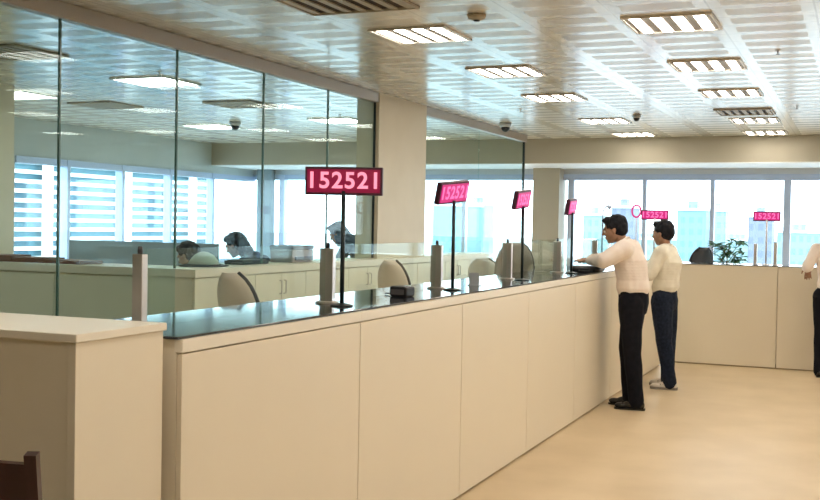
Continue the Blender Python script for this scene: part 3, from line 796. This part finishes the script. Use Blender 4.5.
# man leaning on the long counter: local +y is towards the counter
J1 = J_stand(pelvis=(0, -.01, 1.00), waist=(0, -.005, 1.13), chest=(0, .03, 1.31), shc=(0, .045, 1.425), neck=(0, .095, 1.480), head=(0, .165, 1.575),
             shL=(-.185, .05, 1.41), shR=(.185, .05, 1.41), elL=(-.27, .20, 1.31), elR=(.25, .22, 1.32), wrL=(-.10, .365, 1.302), wrR=(.08, .40, 1.312),
             hdL=(.75, .65, -.08), hdR=(-.75, .65, -.05), cuL=.3, cuR=.3,
             hpL=(-.09, -.01, .93), hpR=(.09, -.01, .93), knL=(-.10, -.03, .51), knR=(.09, .045, .51), anL=(-.11, -.08, .09), anR=(.10, .02, .09), toL=(-.12, .05, .04), toR=(.10, .15, .04))
person('man in a pale pink shirt and black trousers leaning his arms on the counter', (-1.875, 9.62, 0), R(90), J1, M['skin'], M['shirt1'], M['trousers'], 'customers', hrot=rx(-14), belly=1.25, hs=1.06)
bm = bmesh.new()
# second customer
J2 = J_stand(pelvis=(0, .03, .95), waist=(0, .015, 1.08), chest=(0, .0, 1.26), shc=(0, .02, 1.375), neck=(0, .035, 1.43), head=(0, .06, 1.545),
             shL=(-.165, .03, 1.36), shR=(.165, .03, 1.36), elL=(-.225, .12, 1.14), elR=(.21, .20, 1.19), wrL=(-.13, .335, 1.245), wrR=(.08, .40, 1.262), hdL=(.3, .9, -.05), hdR=(-.3, .9, -.05), cuL=.3, cuR=.3,
             hpL=(-.085, .03, .88), hpR=(.085, .03, .88), knL=(-.09, .0, .48), knR=(.10, .01, .48), anL=(-.10, -.07, .085), anR=(.10, .01, .085), toL=(-.12, .06, .04), toR=(.12, .14, .04))
person('man in a cream shirt, dark jeans and white sneakers standing behind the leaning man', (-1.785, 10.98, 0), R(84), J2, M['skin'], M['shirt2'], M['jeans'], 'customers', sleeve='long', shoe='sneaker', hrot=rx(-8, -14), hs=1.08, belly=1.12)
# third customer, cut by the right edge
J3 = J_stand(pelvis=(0, -.02, .95), elL=(-.25, .0, 1.14), wrL=(-.235, .19, 1.205), hdL=(.1, .8, .1), head=(.05, .07, 1.60), neck=(.02, .03, 1.47), shL=(-.19, .0, 1.40), elR=(.24, .05, 1.16), wrR=(.13, .24, 1.23))
J3.update(wrL=(-.255, .075, 1.20), elL=(-.245, -.10, 1.17), hdL=(-.02, .5, -.6), pmL=(1, 0, 0), cuL=.7)
J3 = J_stand(elL=(-.25, -.03, 1.20), wrL=(-.275, .05, 1.14 - .16 + .16), head=(.03, .05, 1.60), hdL=(0, .25, -1), pmL=(1, 0, 0), cuL=.8, elR=(.24, .05, 1.16), wrR=(.13, .26, 1.22))
J3['elL'] = (-.265, -.09, 1.20); J3['wrL'] = (-.265, .06, 1.215); J3['hdL'] = (.02, .12, -1); J3['pmL'] = (0, 1, 0); J3['thL'] = -1; J3['wrL'] = (-.262, .05, 1.20)
person('person in a white shirt and black trousers cut off by the right edge', (-.285, 12.70, 0), R(0), J3, M['skin'], M['shirt1'], M['trousers'], 'customers', hs=1.0)

# seated office workers behind the cabinets, facing left
def J_sit(lean=.15, hz=1.30, hx=.0):
    h = hz
    return dict(pelvis=(0, 0, h - .72), waist=(0, -.02, h - .54), chest=(0, -.03 + lean * .5, h - .32), shc=(0, .02 + lean, h - .16), neck=(0, .07 + lean * 1.2, h - .12), head=(0, .13 + lean * 1.5, h - .03),
                shL=(-.175, .03 + lean, h - .19), shR=(.175, .03 + lean, h - .19), elL=(-.23, .18 + lean, h - .47), elR=(.23, .18 + lean, h - .47), wrL=(-.14, .40 + lean, h - .46), wrR=(.14, .40 + lean, h - .46),
                hpL=(-.10, .0, h - .76), hpR=(.10, .0, h - .76), knL=(-.12, .42, h - .75), knR=(.12, .42, h - .75), anL=(-.12, .42, .085), anR=(.12, .42, .085), toL=(-.12, .54, .04), toR=(.12, .54, .04))
def stool(x, y, h, label):
    t = empty('office_stool', label, 'stool', (x, y, 0), 0, 'stools of the office workers')
    bm = bmesh.new(); lathe(bm, [(.20, h - .07), (.21, h - .04), (.19, h)], 24); part('seat', bm, M['black'], t, True)
    bm = bmesh.new(); lathe(bm, [(.2, 0), (.2, .02), (.03, .05), (.025, h - .07)], 24); part('pedestal', bm, M['steel'], t)
wk = [(-5.35, 8.09, 1.31, 'office worker with black hair and blue grey top behind the hat', M['bluegrey'], None, .16),
      (-5.35, 9.02, 1.39, 'dark haired office worker in a dark top leaning forward beside the printer', M['darkcloth'], None, .22),
      (-5.35, 11.12, 1.50, 'office worker in a blue grey headscarf behind the nearest red sign pole', M['bluegrey'], M['bluegrey'], .18)]
for x, y, h, lab, cm, sc, ln in wk:
    person(lab, (x + .2, y, 0), R(90), J_sit(ln, h), M['skin'], cm, M['trousers'], 'office workers behind the glass', vox=.01, hrot=rx(-28), scarf=sc, seated=True, topname='top', hair='long')
    stool(x + .2, y, h - .89, 'round black stool under the ' + lab.split(' with')[0].split(' in a')[0] + ' at %s' % {8.09: 'the left', 9.02: 'the middle', 11.12: 'the right'}[y])

# ------------------------------------------------------------------ outside
g = finish('ground', bxs((-900, 900, 18.5, 1500, -16.2, -16), (-900, -12, -500, 18.5, -16.2, -16)), M['ground']); g['kind'] = 'structure'
M['b1'] = mat('pale_blue_facade', (.20, .42, .50), .6, build=facade((.13, .25, .31), (.10, .21, .27), 2.2, 3.2))
M['b2'] = mat('grey_facade', (.22, .27, .36), .6, build=facade((.14, .17, .23), (.11, .14, .19), 2.5, 3.5))
M['b3'] = mat('teal_facade', (.3, .5, .5), .6, build=facade((.20, .31, .33), (.15, .26, .29), 2, 3.6))
M['b4'] = mat('dark_teal_facade', (.05, .13, .17), .5, build=facade((.06, .15, .19), (.03, .09, .13), 2.5, 3))
def building(x, y, w, d, h, m, label):
    t = empty('distant_building', label, 'building', (x, y, -16), 0, 'hazy buildings outside the windows')
    part('walls', bxs((-w / 2, w / 2, -d / 2, d / 2, 0, h)), M[m], t)
    part('roof', bxs((-w / 2 - .4, w / 2 + .4, -d / 2 - .4, d / 2 + .4, h, h + .6)), M['white'], t)
    part('rooftop_plant', bxs((-w / 5, w / 8, -d / 5, d / 5, h + .6, h + 2.6)), M[m], t)
def at(px, Y):      # bearing helper in metres: x position of image column at distance Y
    a = math.atan((px - 410) / 1080) - R(22.7); return Y * math.tan(a)
blds = [(457, 300, 11, 12, 23, 'b1', 'pale blue block seen through the glass below the second red sign'),
        (478, 330, 7, 10, 24, 'b3', 'slim teal tower right of the second red sign pole'),
        (694, 300, 7.5, 12, 22.5, 'b1', 'blue office block seen right of the man in the cream shirt'),
        (718, 340, 5, 8, 23, 'b3', 'narrow pale tower beside the window bar left of the plant'),
        (761, 300, 6, 9, 21, 'b2', 'grey blue block behind the sign right of the plant'),
        (800, 330, 12, 12, 17, 'b3', 'low pale block outside the rightmost window'),
        (625, 300, 6, 9, 23, 'b2', 'grey tower between the two standing men'),
        (596, 320, 6, 9, 21, 'b3', 'pale tower beside the face of the leaning man'),
        (735, 420, 30, 12, 13.5, 'b3', 'long low hazy block far beyond the plant'),
        (655, 440, 30, 12, 13, 'b3', 'long low hazy block far behind the cream shirted man')]
for px, Y, w, d, h, m, lab in blds: building(at(px, Y), Y, w, d, h, m, lab)
# the neighbouring block with white horizontal bands, left of the office
t = empty('banded_building', 'neighbouring blue building with white horizontal bands outside the left office windows', 'building', (-42, 40, -16))
part('walls', bxs((-8, 0, -8, 24, 0, 22.5)), M['b4'], t)
for k in range(17):
    part('white_band', bxs((0, .35, -8, 24, 13.2 + k * .52, 13.2 + k * .52 + .20)), M['white'], t)
for k in range(5):
    part('white_pillar', bxs((.36, .6, -7 + k * 7, -6.4 + k * 7, 0, 22.5)), M['white'], t)

# ------------------------------------------------------------------ light, world, camera
w = bpy.data.worlds.new('world'); bpy.context.scene.world = w; w.use_nodes = True
nt = w.node_tree; bg = nt.nodes['Background']
bg.inputs[0].default_value = (.85, .93, 1.0, 1); bg.inputs[1].default_value = 3.6

sc = bpy.context.scene
cam = bpy.data.cameras.new('camera'); co = bpy.data.objects.new('camera', cam); C.objects.link(co); sc.camera = co
yaw, pitch, roll = R(22.7), R(-1.38), R(1.02)
fwd = V((-math.sin(yaw) * math.cos(pitch), math.cos(yaw) * math.cos(pitch), math.sin(pitch)))
r0 = V((math.cos(yaw), math.sin(yaw), 0)); u0 = r0.cross(fwd)
r = r0 * math.cos(roll) + u0 * math.sin(roll); u = -r0 * math.sin(roll) + u0 * math.cos(roll)
m = Matrix((r, u, -fwd)).transposed().to_4x4(); m.translation = V((0, 0, 1.6)); co.matrix_world = m
cam.sensor_width = 36; cam.lens = 36 * 1080 / 820; cam.clip_end = 3000; cam.clip_start = .05

sc.view_settings.view_transform = 'Standard'; sc.view_settings.look = 'None'; sc.view_settings.gamma = 1
sc.view_settings.use_curve_mapping = False
sc.view_settings.exposure = 1.05
sc.cycles.max_bounces = 10; sc.cycles.transparent_max_bounces = 24; sc.cycles.glossy_bounces = 5
sc.cycles.use_denoising = True
sc.cycles.sample_clamp_indirect = 6
